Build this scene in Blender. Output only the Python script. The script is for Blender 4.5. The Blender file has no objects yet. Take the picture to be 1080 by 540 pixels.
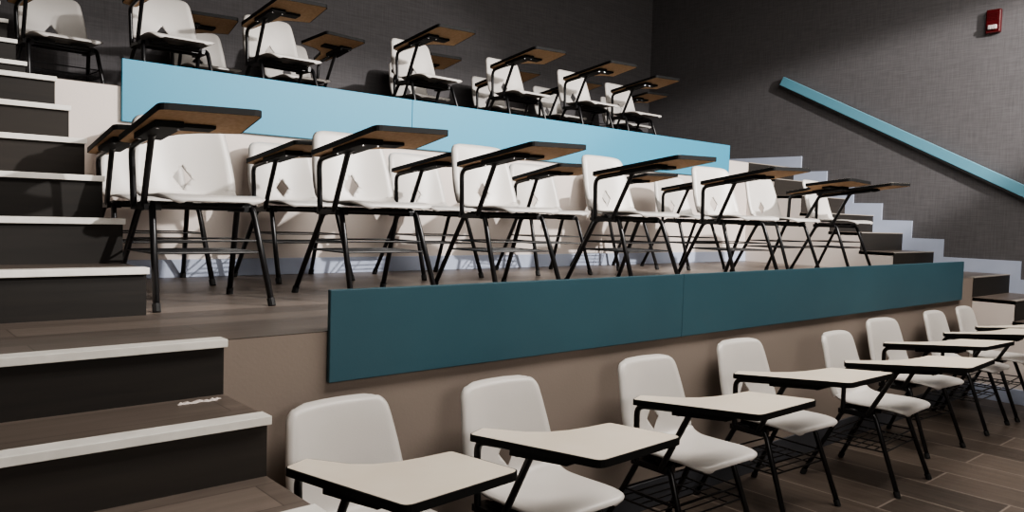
import bpy, bmesh, math, random
from mathutils import Vector, Matrix
random.seed(7)
sc = bpy.context.scene
COL = sc.collection

# ------------------------------------------------------------------ materials
def mat(name, base, rough=.5, metal=0, spec=.5, noise=None, bump=None, coat=0):
    """noise = (scale, second colour, factor); bump = (scale, strength)"""
    m = bpy.data.materials.new(name); m.use_nodes = True
    nt = m.node_tree; b = nt.nodes['Principled BSDF']
    b.inputs['Base Color'].default_value = (*base, 1)
    b.inputs['Roughness'].default_value = rough
    b.inputs['Metallic'].default_value = metal
    b.inputs['Specular IOR Level'].default_value = spec
    b.inputs['Coat Weight'].default_value = coat
    tc = nt.nodes.new('ShaderNodeTexCoord')
    if noise:
        n = nt.nodes.new('ShaderNodeTexNoise'); n.inputs['Scale'].default_value = noise[0]; n.inputs['Detail'].default_value = 5
        r = nt.nodes.new('ShaderNodeValToRGB'); r.color_ramp.elements[0].position = .35; r.color_ramp.elements[1].position = .7
        r.color_ramp.elements[0].color = (*base, 1); r.color_ramp.elements[1].color = (*noise[1], 1)
        nt.links.new(tc.outputs['Object'], n.inputs['Vector']); nt.links.new(n.outputs['Fac'], r.inputs['Fac'])
        nt.links.new(r.outputs['Color'], b.inputs['Base Color'])
    if bump:
        n = nt.nodes.new('ShaderNodeTexNoise'); n.inputs['Scale'].default_value = bump[0]; n.inputs['Detail'].default_value = 3
        p = nt.nodes.new('ShaderNodeBump'); p.inputs['Strength'].default_value = bump[1]; p.inputs['Distance'].default_value = .01
        nt.links.new(tc.outputs['Object'], n.inputs['Vector']); nt.links.new(n.outputs['Fac'], p.inputs['Height'])
        nt.links.new(p.outputs['Normal'], b.inputs['Normal'])
    return m

def wood(name, c1, c2, length, width, axis='X', seam=(.01, .009, .008), rough=.45, seam_w=.004, grain=.5):
    """vinyl planks: brick pattern for the boards, stretched noise for the grain"""
    m = bpy.data.materials.new(name); m.use_nodes = True
    nt = m.node_tree; b = nt.nodes['Principled BSDF']; L = nt.links.new
    b.inputs['Roughness'].default_value = rough
    tc = nt.nodes.new('ShaderNodeTexCoord')
    mp = nt.nodes.new('ShaderNodeMapping')
    if axis == 'Y': mp.inputs['Rotation'].default_value = (0, 0, math.pi/2)
    L(tc.outputs['Object'], mp.inputs['Vector'])
    br = nt.nodes.new('ShaderNodeTexBrick')
    br.inputs['Scale'].default_value = 1; br.inputs['Brick Width'].default_value = length; br.inputs['Row Height'].default_value = width
    br.inputs['Mortar Size'].default_value = seam_w; br.inputs['Mortar Smooth'].default_value = .3; br.inputs['Bias'].default_value = 0
    br.offset = .37
    br.inputs['Color1'].default_value = (0, 0, 0, 1); br.inputs['Color2'].default_value = (1, 1, 1, 1); br.inputs['Mortar'].default_value = (.5, .5, .5, 1)
    L(mp.outputs['Vector'], br.inputs['Vector'])
    st = nt.nodes.new('ShaderNodeMapping'); st.inputs['Scale'].default_value = (1.2, 16, 16)
    L(mp.outputs['Vector'], st.inputs['Vector'])
    n = nt.nodes.new('ShaderNodeTexNoise'); n.inputs['Scale'].default_value = 2.2; n.inputs['Detail'].default_value = 7; n.inputs['Distortion'].default_value = .6
    L(st.outputs['Vector'], n.inputs['Vector'])
    mx = nt.nodes.new('ShaderNodeMath'); mx.operation = 'MULTIPLY_ADD'; mx.inputs[1].default_value = grain
    sp = nt.nodes.new('ShaderNodeMath'); sp.operation = 'MULTIPLY'; sp.inputs[1].default_value = 1-grain
    L(br.outputs['Color'], sp.inputs[0]); L(n.outputs['Fac'], mx.inputs[0]); L(sp.outputs[0], mx.inputs[2])
    r = nt.nodes.new('ShaderNodeValToRGB'); r.color_ramp.elements[0].position = .12; r.color_ramp.elements[1].position = .85
    r.color_ramp.elements[0].color = (*c1, 1); r.color_ramp.elements[1].color = (*c2, 1)
    L(mx.outputs[0], r.inputs['Fac'])
    mm = nt.nodes.new('ShaderNodeMix'); mm.data_type = 'RGBA'
    L(br.outputs['Fac'], mm.inputs[0]); L(r.outputs['Color'], mm.inputs[6]); mm.inputs[7].default_value = (*seam, 1)
    L(mm.outputs[2], b.inputs['Base Color'])
    p = nt.nodes.new('ShaderNodeBump'); p.inputs['Strength'].default_value = .25; p.inputs['Distance'].default_value = .002
    L(n.outputs['Fac'], p.inputs['Height']); L(p.outputs['Normal'], b.inputs['Normal'])
    return m

def fabric_wall(name, c1, c2):
    m = bpy.data.materials.new(name); m.use_nodes = True
    nt = m.node_tree; b = nt.nodes['Principled BSDF']; L = nt.links.new
    b.inputs['Roughness'].default_value = .95; b.inputs['Specular IOR Level'].default_value = .15
    tc = nt.nodes.new('ShaderNodeTexCoord'); outs = []
    for s in ((6, 6, 90), (90, 90, 5)):
        mp = nt.nodes.new('ShaderNodeMapping'); mp.inputs['Scale'].default_value = s
        n = nt.nodes.new('ShaderNodeTexNoise'); n.inputs['Scale'].default_value = 1; n.inputs['Detail'].default_value = 4
        L(tc.outputs['Object'], mp.inputs['Vector']); L(mp.outputs['Vector'], n.inputs['Vector']); outs.append(n.outputs['Fac'])
    a = nt.nodes.new('ShaderNodeMath'); a.operation = 'ADD'; L(outs[0], a.inputs[0]); L(outs[1], a.inputs[1])
    r = nt.nodes.new('ShaderNodeMapRange'); r.inputs[1].default_value = .75; r.inputs[2].default_value = 1.25
    L(a.outputs[0], r.inputs[0])
    mm = nt.nodes.new('ShaderNodeMix'); mm.data_type = 'RGBA'; L(r.outputs[0], mm.inputs[0])
    mm.inputs[6].default_value = (*c1, 1); mm.inputs[7].default_value = (*c2, 1); L(mm.outputs[2], b.inputs['Base Color'])
    p = nt.nodes.new('ShaderNodeBump'); p.inputs['Strength'].default_value = .3; p.inputs['Distance'].default_value = .003
    L(a.outputs[0], p.inputs['Height']); L(p.outputs['Normal'], b.inputs['Normal'])
    return m

M = dict(
    shell=mat('shell_plastic', (.545, .52, .49), .38, noise=(3, (.59, .565, .53), 1), bump=(220, .05)),
    tube=mat('black_tube', (.008, .008, .009), .35, spec=.5),
    rubber=mat('black_rubber', (.006, .006, .006), .7),
    laminate=mat('cream_laminate', (.74, .655, .54), .4, noise=(6, (.78, .70, .59), 1)),
    band=mat('black_edge', (.005, .005, .005), .7, spec=.25),
    board=mat('chipboard', (.50, .31, .17), .75, noise=(60, (.60, .40, .24), 1)),
    chrome=mat('chrome_screw', (.6, .6, .6), .25, 1),
    cream=mat('cream_paint', (.64, .575, .53), .7, bump=(90, .06)),
    tan=mat('tan_base', (.225, .185, .155), .8, noise=(1.2, (.25, .205, .175), 1), bump=(90, .05)),  # browner and darker than the cream of the upper tier face
    trimw=mat('pale_trim', (.40, .45, .57), .5, noise=(4, (.45, .50, .62), 1)),
    slate=mat('slate_base', (.055, .057, .065), .5),
    nosing=mat('white_nosing', (.80, .78, .73), .45, noise=(14, (.68, .66, .61), 1)),
    greynosing=mat('grey_nosing', (.30, .27, .24), .5),
    riser=wood('riser_dark', (.006, .005, .004), (.026, .020, .0155), 1.4, .18, rough=.75),
    tread=wood('tread_wood', (.07, .056, .047), (.20, .163, .138), 1.3, .17, rough=.4, seam=(.06, .048, .04), seam_w=.002),
    floor=wood('floor_plank', (.030, .023, .018), (.13, .102, .082), 1.1, .30, axis='Y', seam=(.2, .165, .14), rough=.42, seam_w=.006, grain=.6),
    wall=fabric_wall('wall_fabric', (.092, .088, .091), (.120, .115, .119)),
    ceil=mat('ceiling_dark', (.10, .10, .105), .9, bump=(60, .2)),
    rail=mat('rail_paint', (.12, .29, .37), .5, bump=(140, .03)),
    teal=mat('teal_paint', (.055, .265, .40), .55, bump=(140, .03)),
    tealshade=mat('shaded_teal_paint', (.030, .084, .110), .5, noise=(1.5, (.036, .096, .124), 1), bump=(140, .03)),  # weaker light on the lower panel is put into this darker teal
    red=mat('red_plastic', (.055, .004, .005), .3),
    lens=mat('clear_strobe', (.42, .38, .37), .1, spec=.8, bump=(90, .8)),
)

# ------------------------------------------------------------------ mesh helpers
def add_box(bm, x0, x1, y0, y1, z0, z1):
    vs = [bm.verts.new((x, y, z)) for x in (x0, x1) for y in (y0, y1) for z in (z0, z1)]
    for f in ((0, 1, 3, 2), (4, 6, 7, 5), (0, 4, 5, 1), (2, 3, 7, 6), (0, 2, 6, 4), (1, 5, 7, 3)):
        bm.faces.new([vs[i] for i in f])

def add_prism(bm, pts, lo, hi, put):
    """pts: outline in 2-D, put(a,b,h) -> 3-D"""
    a = [bm.verts.new(put(p[0], p[1], lo)) for p in pts]; b = [bm.verts.new(put(p[0], p[1], hi)) for p in pts]
    fa = bm.faces.new(a); fb = bm.faces.new(b[::-1]); n = len(pts)
    for i in range(n): bm.faces.new((a[i], b[i], b[(i+1) % n], a[(i+1) % n]))
    return fa, fb

def smooth_path(pts, r=.035, seg=5):
    """round the corners of a polyline"""
    P = [Vector(p) for p in pts]; out = [P[0]]
    for i in range(1, len(P)-1):
        a, b, c = P[i-1], P[i], P[i+1]
        d1, d2 = (a-b), (c-b); k = min(r, d1.length*.45, d2.length*.45)
        p, q = b+d1.normalized()*k, b+d2.normalized()*k
        for s in range(seg+1):
            t = s/seg; out.append((1-t)**2*p+2*t*(1-t)*b+t*t*q)
    out.append(P[-1]); return out

def add_tube(bm, pts, r, n=10, r_end=None):
    P = [Vector(p) for p in pts]; rings = []; up = None
    for i, p in enumerate(P):
        d = (P[min(i+1, len(P)-1)]-P[max(i-1, 0)]).normalized()
        if up is None: up = Vector((1, 0, 0)) if abs(d.x) < .8 else Vector((0, 1, 0))
        u = (up-d*up.dot(d)).normalized(); w = d.cross(u); up = u
        rr = r if r_end is None else r+(r_end-r)*i/(len(P)-1)
        rings.append([bm.verts.new(p+(u*math.cos(a)+w*math.sin(a))*rr) for a in [2*math.pi*k/n for k in range(n)]])
    for a, b in zip(rings, rings[1:]):
        for k in range(n): bm.faces.new((a[k], a[(k+1) % n], b[(k+1) % n], b[k]))
    bm.faces.new(rings[0][::-1]); bm.faces.new(rings[-1])

def obj(name, bm, m, parent=None, smooth=False, bevel=0):
    bmesh.ops.recalc_face_normals(bm, faces=bm.faces)
    me = bpy.data.meshes.new(name); bm.to_mesh(me); bm.free()
    for x in (m if isinstance(m, (list, tuple)) else [m]): me.materials.append(x)
    if smooth:
        for p in me.polygons: p.use_smooth = True
    o = bpy.data.objects.new(name, me); COL.objects.link(o)
    if parent: o.parent = parent
    if bevel:
        b = o.modifiers.new('bevel', 'BEVEL'); b.width = bevel; b.segments = 2; b.limit_method = 'ANGLE'
    return o

def box(name, dims, m, parent=None, bevel=0):
    bm = bmesh.new(); add_box(bm, *dims); return obj(name, bm, m, parent, bevel=bevel)

def tag(o, label=None, cat=None, group=None, kind=None):
    if label: o['label'] = label
    if cat: o['category'] = cat
    if group: o['group'] = group
    if kind: o['kind'] = kind
    return o

def struct(o, label=None, cat=None): return tag(o, label, cat, kind='structure')

def empty(name, loc=(0, 0, 0)):
    o = bpy.data.objects.new(name, None); COL.objects.link(o); o.location = loc; o.empty_display_size = .1; return o

# ------------------------------------------------------------------ measurements (metres)
ZF = -.993            # front floor
R1, T1 = .1655, .3138  # steps below tier one
R2, T2 = .17, .3007    # steps above tier one
Y2, H2 = 2.1622, 1.02  # face and height of the upper tier
YB = 4.245             # back wall
XL, XS, XR = -1.75, 6.269, 7.189
YF, ZC = -6.5, 3.6
Y3 = 2.93

# ------------------------------------------------------------------ room shell
struct(box('floor', (XL, XR, YF, 0, ZF-.1, ZF), M['floor']), 'dark brown plank floor in front of the tiers', 'floor')
struct(box('floor', (XL, XR, 0, Y2, -.003, 0), M['tread']), 'grey brown plank floor of the middle tier', 'floor')
struct(box('floor', (XL, XR, Y2, YB, H2-.003, H2), M['tread']), 'plank floor of the top tier', 'floor')
struct(box('wall_tier', (XL, XR, 0, .1, ZF, -.003), M['tan']), 'tan face of the middle tier behind the front row', 'wall')
struct(box('wall_tier', (XL, XR, Y2, Y2+.1, 0, H2-.003), M['cream']), 'cream painted face of the top tier', 'wall')
struct(box('wall_back', (XL-.1, XR+.1, YB, YB+.1, 0, ZC), M['wall']), 'charcoal fabric wall behind the top tier', 'wall')
struct(box('wall_right', (XR, XR+.1, YF-.1, YB, ZF-.1, ZC), M['wall']), 'charcoal fabric side wall with the teal handrail', 'wall')
struct(box('wall_left', (XL-.1, XL, YF-.1, YB, ZF-.1, ZC), M['wall']), 'charcoal side wall', 'wall')
struct(box('wall_front', (XL, XR, YF-.1, YF, ZF-.1, ZC), M['wall']), 'charcoal front wall', 'wall')
struct(box('ceiling', (XL-.1, XR+.1, YF-.1, YB+.1, ZC, ZC+.1), M['ceil']), 'dark ceiling', 'ceiling')
struct(box('baseboard_front', (0.0, XS, -.012, 0, ZF, ZF+.135), M['slate'], bevel=.002), 'dark slate baseboard under the tan wall', 'baseboard')
struct(box('baseboard_back', (0.0, XS, Y2-.014, Y2, 0, .10), M['trimw'], bevel=.002), 'pale blue baseboard under the cream wall', 'baseboard')

def stairs(xa, xb, y0, z0, rise, run, n, label, side, last=None, nose=M['nosing']):
    """n risers climbing towards +y; y0 = face of the topmost riser when last is None"""
    root = struct(empty('staircase', ((xa+xb)/2, y0, z0)), label, 'stairs')
    ox, oy, oz = root.location
    for k in range(n):
        yr = y0+k*run; zt = z0+(k+1)*rise
        yend = (yr+run) if k < n-1 else (last if last is not None else yr)
        if yend > yr+.01:
            box('tread', (xa-ox, xb-ox, yr-oy, yend+.01-oy, zt-.03-oz, zt-oz), M['tread'], root)
        hide = .1 if yend > yr+.01 else .001
        box('riser', (xa-ox, xb-ox, yr-.006-oy, yr-oy, zt-rise-oz, zt-.002-oz), M['riser'], root)
        bm = bmesh.new()
        prof = [(-.024, .004), (.038, .004), (.038, 0), (-.006, 0), (-.006, -.020), (-.024, -.020)] if side == 'R' else [(-.010, .002), (.03, .002), (.03, 0), (-.006, 0), (-.006, -.006), (-.010, -.006)]
        add_prism(bm, [(yr-oy+p, zt-oz+q) for p, q in prof], xa-ox-(.006 if side == 'R' else 0), xb-ox+(.006 if side == 'R' else -.016), lambda a, b, h: (h, a, b))
        obj('nosing', bm, nose if side == 'R' else M['greynosing'], root, bevel=.003 if side == 'R' else 0)
    return root, (ox, oy, oz)

def stair_side(root, o, x, y0, z0, rise, run, n, yend, m, t=.012, name='side_panel'):
    """stepped painted panel closing the side of a flight"""
    pts = [(y0-.004, z0)]
    for k in range(n):
        pts += [(y0+k*run-.004, z0+(k+1)*rise-.004)]
        if k < n-1: pts += [(y0+(k+1)*run-.004, z0+(k+1)*rise-.004)]
    if yend > y0+(n-1)*run+.01: pts.append((yend, z0+n*rise-.004))
    pts.append((yend, z0))
    bm = bmesh.new(); add_prism(bm, [(p[0]-o[1], p[1]-o[2]) for p in pts], x-o[0], x+t-o[0], lambda a, b, h: (h, a, b))
    return obj(name, bm, m, root)

# left: floor -> tier one, tier one -> tier two, tier two -> exit
a, o = stairs(XL, 0, -5*T1, ZF, R1, T1, 6, 'dark staircase with white nosings, bottom left, up to the middle tier', 'R')
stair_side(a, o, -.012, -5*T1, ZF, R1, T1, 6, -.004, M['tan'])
a, o = stairs(XL, -.03, Y2-5*T2, 0, R2, T2, 6, 'dark staircase with white nosings at far left, between middle and top tier', 'R')
stair_side(a, o, -.042, Y2-5*T2, 0, R2, T2, 6, Y2, M['cream'])
a, o = stairs(XL, -.03, Y3, H2, R2, T2, 4, 'top flight of dark steps in the upper left corner', 'R', last=YB)
stair_side(a, o, -.042, Y3, H2, R2, T2, 4, YB, M['cream'])
# right
a, o = stairs(XS, XR-.0, -5*T1, ZF, R1, T1, 6, 'staircase by the right wall, from the front floor to the middle tier', 'L')
stair_side(a, o, XS, -5*T1, ZF, R1, T1, 6, -.004, M['cream'])
struct(box('baseboard_side', (XS-.012, XS, -5*T1, -.014, ZF, ZF+.12), M['trimw'], bevel=.002), 'pale blue baseboard on the side of the right staircase', 'baseboard')
a, o = stairs(XS, XR-.0, Y2-5*T2, 0, R2, T2, 6, 'staircase by the right wall, from the middle tier to the top tier', 'L')
stair_side(a, o, XS, Y2-5*T2, 0, R2, T2, 6, Y2, M['cream'])

# stepped pale skirting on the right wall
SO, SZ = .0884, .1249
low, upp = [], []
low.append((-5*T1-.6, ZF)); upp.append((-5*T1-.6, ZF+SZ))
for k in range(6):
    y = -(5-k)*T1
    low += [(y, ZF+k*R1), (y, ZF+(k+1)*R1)]
    upp += [(y-SO, ZF+k*R1+SZ), (y-SO, ZF+(k+1)*R1+SZ)]
for k in range(6):
    y = Y2-(5-k)*T2
    low += [(y, k*R2), (y, (k+1)*R2)]
    upp += [(y-SO, k*R2+SZ), (y-SO, (k+1)*R2+SZ)]
low.append((YB, H2)); upp.append((YB, H2+SZ))
bm = bmesh.new(); add_prism(bm, low+upp[::-1], XR-.016, XR, lambda a, b, h: (h, a, b))
struct(obj('baseboard_right', bm, M['trimw']), 'pale blue stepped skirting climbing the right wall beside the stairs', 'baseboard')

# ------------------------------------------------------------------ teal panels, handrail, alarm
def fascia(x0, x1, seam, y, z0, z1, m, label):
    r = tag(empty('fascia_panel', ((x0+x1)/2, y, z0)), label, 'panel')
    for a, b in ((x0, seam-.001), (seam+.001, x1)):
        box('board', (a-r.location.x, b-r.location.x, -.02, 0, 0, z1-z0), m, r, bevel=.003)
    return r
fascia(.3445, 5.9776, 2.257, -.003, -.171, .1382, M['tealshade'], 'long shade-darkened teal panel along the edge of the middle tier')
fascia(.2759, 5.8876, 2.095, Y2-.003, .8339, 1.1618, M['teal'], 'long bright blue teal panel along the edge of the top tier')

hr = tag(empty('handrail', (XR, 1.1, 1.4)), 'sloping blue handrail with dark underside on the charcoal right wall', 'handrail')
ya, za, yb_, zb_ = 2.34, 1.985, -1.35, .095
d = Vector((0, yb_-ya, zb_-za)); L_ = d.length; d.normalize(); nrm = Vector((0, -d.z, d.y));
if nrm.z < 0: nrm = -nrm
def bar(name, lo, hi, xo0, xo1, m, bev=.004):
    bm = bmesh.new()
    a0 = Vector((0, ya, za))-Vector(hr.location); a0.x = 0
    vs = []
    for x in (xo0, xo1):
        for t in (0, L_):
            for h in (lo, hi): vs.append(bm.verts.new(Vector((x, a0.y, a0.z))+d*t+nrm*h))
    for f in ((0, 1, 3, 2), (4, 6, 7, 5), (0, 4, 5, 1), (2, 3, 7, 6), (0, 2, 6, 4), (1, 5, 7, 3)): bm.faces.new([vs[i] for i in f])
    return obj(name, bm, m, hr, bevel=bev)
bar('rail', -.042, .055, -.055, -.018, M['rail'])
bar('backing_strip', -.062, -.0425, -.052, -.016, M['rubber'], .002)
for k in range(4):
    t = .25+k*(L_-.5)/3; c = Vector((0, ya-hr.location.y, za-hr.location.z))+d*t
    bm = bmesh.new(); add_tube(bm, [(-.03, c.y, c.z-.01), (-.006, c.y, c.z-.01)], .014, 12); add_tube(bm, [(-.008, c.y, c.z-.01), (0, c.y, c.z-.01)], .035, 16)
    obj('bracket', bm, M['tube'], hr, smooth=False)

al = tag(empty('fire_alarm_strobe', (XR, .25, 2.30)), 'small red fire alarm strobe high on the right wall', 'fire alarm')
box('housing', (-.045, 0, -.062, .062, -.10, .115), M['red'], al, bevel=.01)
box('strobe_lens', (-.066, -.045, -.038, .038, -.07, -.028), M['lens'], al, bevel=.009)
bm = bmesh.new()
for k in range(5): add_box(bm, -.049, -.045, -.04, .04, .02+k*.015, .027+k*.015)
obj('sounder_grille', bm, M['red'], al)

SCX = [-.055, -.037, -.018, 0, .019, .036, .052]
scrap = bmesh.new()
for k in range(7):
    x, y, r_ = SCX[k], random.uniform(-.012, .012), random.uniform(.012, .022)
    ring = [scrap.verts.new((x+r_*math.cos(a)*random.uniform(.7, 1.2), y+.7*r_*math.sin(a)*random.uniform(.7, 1.2), 0)) for a in [i*math.pi/4 for i in range(8)]]
    top = scrap.verts.new((x, y, random.uniform(.004, .009))); scrap.faces.new(ring[::-1])
    for i in range(8): scrap.faces.new((ring[i], ring[(i+1) % 8], top))
sp_ = obj('plaster_crumbs', scrap, M['cream']); sp_.location = (-.09, -.06, -R1+.0005)
tag(sp_, 'small pale crumbled scrap lying on the second tread of the bottom left steps', 'debris')

# ------------------------------------------------------------------ tablet-arm chair
def lerp(t, ks):
    for (a, va), (b, vb) in zip(ks, ks[1:]):
        if t <= b:
            u = (t-a)/(b-a); u = u*u*(3-2*u) if False else u
            return va+(vb-va)*u
    return ks[-1][1]

def cat(t, P):
    """Catmull-Rom through control points at even parameters"""
    n = len(P)-1; i = min(int(t*n), n-1); u = t*n-i
    p = [P[max(i-1, 0)], P[i], P[i+1], P[min(i+2, n)]]
    return tuple(.5*((2*p[1][k])+(-p[0][k]+p[2][k])*u+(2*p[0][k]-5*p[1][k]+4*p[2][k]-p[3][k])*u*u+(-p[0][k]+3*p[1][k]-3*p[2][k]+p[3][k])*u**3) for k in range(len(P[0])))

def make_shell():
    # centre-line (y, z), half width, edge lift (how far the side edges curl up / forward)
    C = [(-.235, .417, .199, .000), (-.226, .432, .202, .001), (-.16, .438, .204, .004), (-.08, .433, .204, .009), (0, .427, .203, .015), (.07, .421, .203, .026),
         (.125, .422, .205, .050), (.162, .443, .209, .062), (.178, .485, .212, .060), (.189, .54, .211, .050), (.200, .60, .206, .042),
         (.212, .66, .198, .036), (.224, .715, .190, .032), (.234, .752, .185, .029), (.243, .783, .182, .026)]
    NU = 26
    ts = [0, .002, .006, .012, .02, .03, .042, .056]+[.056+.88*k/50 for k in range(1, 51)]+[.948, .960, .970, .979, .987, .993, .9975, 1]
    NV = len(ts)-1
    def arc(a, b, n=40):
        P = [cat(a+(b-a)*k/n, C) for k in range(n+1)]; return sum(math.hypot(p[0]-q[0], p[1]-q[1]) for p, q in zip(P, P[1:]))
    bm = bmesh.new(); G = []
    for t in ts:
        y, z, w, e = cat(t, C); W0 = w
        y1, z1, _, _ = cat(min(t+.004, 1), C); y0, z0, _, _ = cat(max(t-.004, 0), C)
        n = Vector((0, -(z1-z0), y1-y0)).normalized()          # up / towards the sitter
        top = arc(t, 1) if t > .85 else 9; fr = arc(0, t) if t < .2 else 9
        for dd, rr in ((top, .052), (fr, .055)):
            if dd < rr: w -= rr-math.sqrt(max(0, rr*rr-(rr-dd)**2))
        row = []
        for i in range(NU+1):
            u = 2*i/NU-1; u = math.copysign(1-(1-abs(u))**1.25, u); k = abs(u)
            rr = .024; q = min(rr, math.hypot(max(0, rr-(1-k)*w), max(0, rr-min(top, 9))))
            rim = -(.007 if t < .45 else .018)*(q/rr)**2
            v = Vector((u*w, y, z))+n*(e*min(k*w/W0, .92)**2.4+rim)
            if t > .8: v.z -= .012*(k*w/W0)**2*((t-.8)/.2)
            row.append(bm.verts.new(v))
        G.append(row)
    for j in range(NV):
        for i in range(NU): bm.faces.new((G[j][i], G[j][i+1], G[j+1][i+1], G[j+1][i]))
    # cut the diamond exactly
    cy, cz = cat(.617, C)[:2]
    hw, hh = .040, .052
    def inside(v, s=1): return abs(v.x)/hw+abs(v.z-cz)/hh
    for sx in (-1, 1):
        for sz in (-1, 1):
            fs = [f for f in bm.faces if abs(f.calc_center_median().x) < .06 and abs(f.calc_center_median().z-cz) < .075 and f.calc_center_median().y > .15]
            es = {e for f in fs for e in f.edges}; vs = {v for f in fs for v in f.verts}
            bmesh.ops.bisect_plane(bm, geom=list(vs)+list(es)+fs, plane_co=(sx*hw, cy, cz), plane_no=(sx/hw, 0, sz/hh))
    kill = [f for f in bm.faces if f.calc_center_median().y > .15 and inside(f.calc_center_median()) < .999]
    bmesh.ops.delete(bm, geom=kill, context='FACES')
    bmesh.ops.recalc_face_normals(bm, faces=bm.faces)
    me = bpy.data.meshes.new('shell'); bm.to_mesh(me); bm.free(); me.materials.append(M['shell'])
    for p in me.polygons: p.use_smooth = True
    return me

EZ, TY, TX = .678, -.122, .027
def tab(x, y, h=0): return (x, y, EZ+TY*y+TX*x+h)
def tablet_outline():
    c = [(-.288, .05), (-.192, .092), (-.176, 0), (-.160, -.095), (-.125, -.160), (-.072, -.200), (-.01, -.222), (.083, -.242), (.030, -.575), (-.322, -.562)]
    rad = [.022, .022, 0, 0, 0, 0, 0, .015, .03, .03]
    out = []; n = len(c)
    for i in range(n):
        if not rad[i]: out.append(c[i]); continue
        a, b, d_ = Vector(c[i-1]), Vector(c[i]), Vector(c[(i+1) % n])
        d1, d2 = (a-b).normalized()*rad[i], (d_-b).normalized()*rad[i]
        for s in range(5):
            t = s/4; p = (1-t)**2*(b+d1)+2*t*(1-t)*b+t*t*(b+d2); out.append((p.x, p.y))
    return out
def make_chair():
    root = empty('tablet_chair')
    sh = bpy.data.objects.new('shell', make_shell()); COL.objects.link(sh); sh.parent = root
    s = sh.modifiers.new('thick', 'SOLIDIFY'); s.thickness = .007; s.offset = -1
    R = .0125
    for sx in (-1, 1):
        bm = bmesh.new(); add_tube(bm, smooth_path([(sx*.175, .0, .405), (sx*.2, -.085, .405), (sx*.225, -.232, .012)], .045), R); lg = obj('leg', bm, M['tube'], root, True)
        bm = bmesh.new(); add_tube(bm, [(sx*.2236, -.2235, .03), (sx*.2255, -.2355, .0)], .0155, 10); obj('foot_cap', bm, M['rubber'], lg)
        bm = bmesh.new(); add_tube(bm, smooth_path([(sx*.175, -.01, .398), (sx*.2, .075, .398), (sx*.245, .266, .012)], .045), R); lg = obj('leg', bm, M['tube'], root, True)
        bm = bmesh.new(); add_tube(bm, [(sx*.243, .257, .03), (sx*.2457, .2685, .0)], .0155, 10); obj('foot_cap', bm, M['rubber'], lg)
    bm = bmesh.new()
    for sx in (-1, 1): add_tube(bm, [(sx*.176, -.085, .404), (sx*.176, .075, .400)], .0115)
    add_tube(bm, [(-.193, -.075, .402), (.193, -.075, .402)], .0105); add_tube(bm, [(-.193, .065, .396), (.193, .065, .396)], .0105)
    add_box(bm, -.15, -.05, -.10, .09, .402, .416); add_box(bm, .05, .15, -.10, .09, .402, .416)
    add_box(bm, -.228, -.165, -.085, .095, .380, .404); add_box(bm, .165, .205, -.085, .095, .380, .404); add_box(bm, -.17, .17, -.06, -.035, .384, .405); add_box(bm, -.17, .17, .03, .055, .384, .403)
    obj('seat_frame', bm, M['tube'], root)
    # wire book rack
    bm = bmesh.new()
    def at(sx, front, z):
        t = z/.4
        return (sx*(.225-.025*t), -.232+.147*t, z) if front else (sx*(.245-.045*t), .266-.191*t, z)
    for z, zz in ((.215, .215), (.262, .262)):
        loop = [at(-1, 1, z), at(1, 1, z), at(1, 0, zz), at(-1, 0, zz)]
        for i in range(4): add_tube(bm, [loop[i], loop[(i+1) % 4]], .0042, 6)
    for k in range(5):
        y = -.10+k*.05; add_tube(bm, [(-.212, y, .2165), (.212, y, .2165)], .0030, 6)
    for sx in (-1, 1):
        for f in (0, 1): add_tube(bm, [at(sx, f, .215), at(sx, f, .262)], .004, 6)
    for x in (-.12, .12): add_tube(bm, [(x, -.152, .213), (x, .162, .213)], .0030, 6)
    obj('book_rack', bm, M['tube'], root)
    # tablet supports (right-hand side of the sitter = -x)
    bm = bmesh.new(); add_tube(bm, smooth_path([(-.185, .072, .388), (-.222, .072, .392), (-.232, .070, tab(-.232, .07, -.035)[2]), tab(-.235, -.02, -.033), tab(-.235, -.26, -.033)], .045), .0125); obj('support_post', bm, M['tube'], root, True)
    bm = bmesh.new(); add_tube(bm, smooth_path([(-.185, -.055, .388), (-.224, -.058, .395), tab(-.238, -.205, -.04), tab(-.238, -.26, -.034)], .02), .0125); obj('support_brace', bm, M['tube'], root, True)
    bm = bmesh.new()
    add_prism(bm, [(-.285, -.15), (-.185, -.15), (-.185, -.40), (-.285, -.40)], -.046, -.0225, lambda a, b, h: tab(a, b, h))
    add_prism(bm, [(-.24, -.30), (-.06, -.30), (-.06, -.37), (-.24, -.37)], -.036, -.0225, lambda a, b, h: tab(a, b, h))
    obj('mounting_bracket', bm, M['band'], root, bevel=.003)
    # tablet: cream laminate top, black edge, brown board underneath
    out = tablet_outline(); ctr = Vector((-.16, -.3))
    ins = []
    n = len(out)
    for i in range(n):
        a, b, c = Vector(out[i-1]), Vector(out[i]), Vector(out[(i+1) % n])
        t = (c-a).normalized(); nn = Vector((-t.y, t.x))
        ins.append(tuple(b+nn*.0045))
    # orient the inset inwards
    def area(P): return sum(P[i-1][0]*P[i][1]-P[i][0]*P[i-1][1] for i in range(len(P)))/2
    if abs(area(ins)) > abs(area(out)):
        ins = []
        for i in range(n):
            a, b, c = Vector(out[i-1]), Vector(out[i]), Vector(out[(i+1) % n])
            t = (c-a).normalized(); nn = Vector((t.y, -t.x)); ins.append(tuple(b+nn*.0045))
    bm = bmesh.new(); add_prism(bm, ins, -.001, .001, lambda a, b, h: tab(a, b, h)); top = obj('tablet', bm, M['laminate'], root)
    bm = bmesh.new()
    n = len(out)
    vo = [[bm.verts.new(tab(*p, h)) for p in out] for h in (0, -.022)]; vi = [[bm.verts.new(tab(*p, h)) for p in ins] for h in (0, -.022)]
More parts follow.
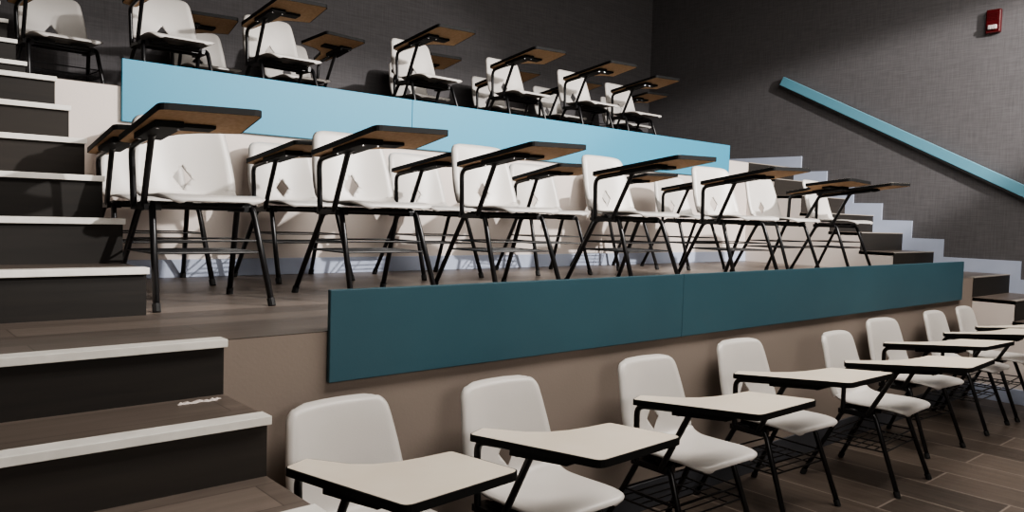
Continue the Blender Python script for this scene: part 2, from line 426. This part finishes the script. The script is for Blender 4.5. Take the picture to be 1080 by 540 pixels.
    for i in range(n):
        j = (i+1) % n
        bm.faces.new((vo[0][i], vo[0][j], vo[1][j], vo[1][i])); bm.faces.new((vi[0][i], vi[0][j], vi[1][j], vi[1][i]))
        for q in (0, 1): bm.faces.new((vo[q][i], vo[q][j], vi[q][j], vi[q][i]))
    obj('edge_band', bm, M['band'], top)
    bm = bmesh.new(); add_prism(bm, ins, -.0215, -.0012, lambda a, b, h: tab(a, b, h)); tag(obj('underside', bm, M['board'], top), 'brown chipboard underside')
    bm = bmesh.new()
    for p in ((-.27, -.17), (-.2, -.17), (-.27, -.38), (-.2, -.38)): add_tube(bm, [tab(*p, -.05), tab(*p, -.044)], .006, 8)
    obj('screw', bm, M['chrome'], top)
    return root

def mirror_tree(o, parent=None):
    """left-handed version: mirrored mesh data"""
    c = o.copy(); COL.objects.link(c)
    if parent: c.parent = parent
    if o.data:
        c.data = o.data.copy(); c.data.transform(Matrix.Scale(-1, 4, (1, 0, 0))); c.data.flip_normals()
    for ch in list(o.children): mirror_tree(ch, c)
    return c
def copy_tree(o, parent=None):
    c = o.copy(); COL.objects.link(c)
    if parent: c.parent = parent
    for ch in list(o.children): copy_tree(ch, c)
    return c

proto = make_chair(); left_proto = None
GF, GA, GB, GC, GD = ('front row of tablet chairs on the floor', 'near row of tablet chairs on the middle tier', 'rear row of tablet chairs on the middle tier',
                      'near row of tablet chairs on the top tier', 'rear row of tablet chairs against the back wall')
CH = [
 # x, y, deg, z, left-handed, group, label
 (.355, -.321, 3.4, ZF, 0, GF, 'white tablet chair on the floor nearest the bottom left steps, cream desk cut by frame'),
 (.984, -.374, .6, ZF, 0, GF, 'second white tablet chair from the left in the front row, under the teal panel'),
 (1.831, -.373, -1.8, ZF, 0, GF, 'third white tablet chair from the left in the front row'),
 (2.654, -.313, -3.5, ZF, 0, GF, 'fourth tablet chair from the left in the front row, mid frame'),
 (3.449, -.454, 2.4, ZF, 0, GF, 'fifth tablet chair from the left in the front row, pulled slightly off the wall'),
 (4.340, -.308, -5.8, ZF, 0, GF, 'sixth tablet chair from the left in the front row, turned slightly left'),
 (5.214, -.319, 1.2, ZF, 0, GF, 'front row tablet chair second from the right stairs'),
 (5.82, -.32, 3, ZF, 0, GF, 'last front row tablet chair, right beside the cream side of the right stairs'),
 (.25, .949, 0, 0, 0, GA, 'large near tablet chair on the middle tier, right beside the left stairs'),
 (1.034, .889, .2, 0, 0, GA, 'second tablet chair from the left in the near row of the middle tier'),
 (1.816, .836, 0, 0, 0, GA, 'third tablet chair from the left in the near row of the middle tier'),
 (2.695, .713, 1.9, 0, 0, GA, 'fourth tablet chair from the left in the near row of the middle tier'),
 (3.744, .679, -7.3, 0, 0, GA, 'fifth tablet chair from the left in the near row of the middle tier'),
 (4.80, .93, -2, 0, 1, GA, 'left-handed tablet chair in the near row of the middle tier, second from its right end'),
 (5.536, .838, 2.8, 0, 0, GA, 'rightmost tablet chair on the middle tier, its desk against the pale stepped skirting'),
 (.345, 1.86, 0, 0, 0, GB, 'tablet chair half hidden behind the large near chair by the left stairs'),
 (1.12, 1.83, 2.5, 0, 0, GB, 'rear middle-tier tablet chair with a visible diamond hole, second from the left stairs'),
 (1.984, 1.723, 2, 0, 0, GB, 'third tablet chair from the left in the rear row of the middle tier'),
 (2.96, 1.693, -8, 0, 0, GB, 'fourth tablet chair from the left in the rear row of the middle tier'),
 (3.9, 1.84, -2, 0, 0, GB, 'fifth tablet chair from the left in the rear row of the middle tier'),
 (4.57, 1.66, -4.6, 0, 0, GB, 'rightmost tablet chair of the rear row on the middle tier'),
 (.27, 3.58, 4, H2, 0, GC, 'tablet chair in the upper left corner beside the top flight of steps'),
 (.804, 3.022, .5, H2, 0, GC, 'tablet chair above the left end of the bright blue panel'),
 (1.576, 3.053, 3.1, H2, 0, GC, 'third tablet chair from the left in the near row of the top tier'),
 (2.71, 2.88, 2.5, H2, 0, GC, 'fourth near top-tier tablet chair from the left, after a wide gap in the row'),
 (3.69, 2.88, .5, H2, 0, GC, 'third tablet chair from the right in the near row of the top tier'),
 (4.497, 2.801, .9, H2, 0, GC, 'second tablet chair from the right in the near row of the top tier'),
 (5.308, 2.93, -.9, H2, 0, GC, 'rightmost tablet chair of the near row on the top tier'),
 (1.333, 3.878, 0, H2, 0, GD, 'leftmost tablet chair along the back wall, desk showing between two nearer chairs'),
 (2.029, 3.756, -.4, H2, 1, GD, 'left-handed tablet chair near the back wall with its desk alone in the gap'),
 (3.25, 3.76, 3.1, H2, 0, GD, 'third tablet chair from the left along the back wall'),
 (4.20, 3.73, .2, H2, 0, GD, 'fourth tablet chair from the left along the back wall'),
 (5.0, 3.68, 2.3, H2, 0, GD, 'second tablet chair from the right along the back wall'),
 (5.98, 3.60, 1.4, H2, 0, GD, 'rightmost tablet chair along the back wall, mostly lost in the dark corner'),
]
first = True
for x, y, deg, z, lh, grp, lab in CH:
    if lh:
        c = mirror_tree(proto) if left_proto is None else copy_tree(left_proto)
        left_proto = left_proto or c
    elif first: c = proto; first = False
    else: c = copy_tree(proto)
    c.location = (x, y, z); c.rotation_euler = (0, 0, math.radians(deg))
    tag(c, lab, 'chair', grp)

# ------------------------------------------------------------------ lights
def spot(loc, target, power, angle, blend, size, scale=(1, 1, 1), color=(1, .962, .93)):
    l = bpy.data.lights.new('stage_spot', 'SPOT'); l.energy = power; l.spot_size = math.radians(angle); l.spot_blend = blend; l.shadow_soft_size = size; l.color = color
    o = bpy.data.objects.new('stage_spot', l); COL.objects.link(o); o.location = loc
    o.rotation_euler = (Vector(target)-Vector(loc)).to_track_quat('-Z', 'Y').to_euler(); o.scale = scale; return o
def area(loc, target, power, sx, sy, color=(1, .94, .88)):
    l = bpy.data.lights.new('ceiling_or_fill_light', 'AREA'); l.shape = 'RECTANGLE'; l.size = sx; l.size_y = sy; l.energy = power; l.color = color
    o = bpy.data.objects.new('ceiling_or_fill_light', l); COL.objects.link(o); o.location = loc
    o.rotation_euler = (Vector(target)-Vector(loc)).to_track_quat('-Z', 'Y').to_euler(); return o
spot((5.0, -4.3, 3.4), (4.15, 1.7, .92), 2250, 104, .3, .08, (1, .185, 1))
spot((5.0, -3.4, 3.4), (2.2, 3.4, 1.55), 470, 46, .4, .07, (1, .5, 1))
area((.2, -4.6, 1.3), (1.6, 3.5, 2.2), 50, 1.6, 1.6)  # added low front fill for desk undersides and back wall, not a ceiling lamp
area((3.6, -1.7, 3.5), (3.6, -.9, -1), 300, 7, 1.2)

w = bpy.data.worlds.new('world'); sc.world = w; w.use_nodes = True
w.node_tree.nodes['Background'].inputs[0].default_value = (.5, .5, .52, 1); w.node_tree.nodes['Background'].inputs[1].default_value = .05

# ------------------------------------------------------------------ camera
cam = bpy.data.cameras.new('camera'); cam.sensor_fit = 'HORIZONTAL'; cam.sensor_width = 36; cam.lens = 822.7156/1080*36
co = bpy.data.objects.new('camera', cam); COL.objects.link(co)
co.matrix_world = Matrix(((.75154285, .01189553, -.65957702, -.89559), (-.6590073, .05882305, -.7498328, -2.32742), (.02987868, .99819755, .05204728, .40088), (0, 0, 0, 1)))
cam.clip_start = .02
sc.camera = co
sc.view_settings.view_transform = 'AgX'
sc.view_settings.look = 'AgX - Medium High Contrast'
sc.view_settings.exposure = .28
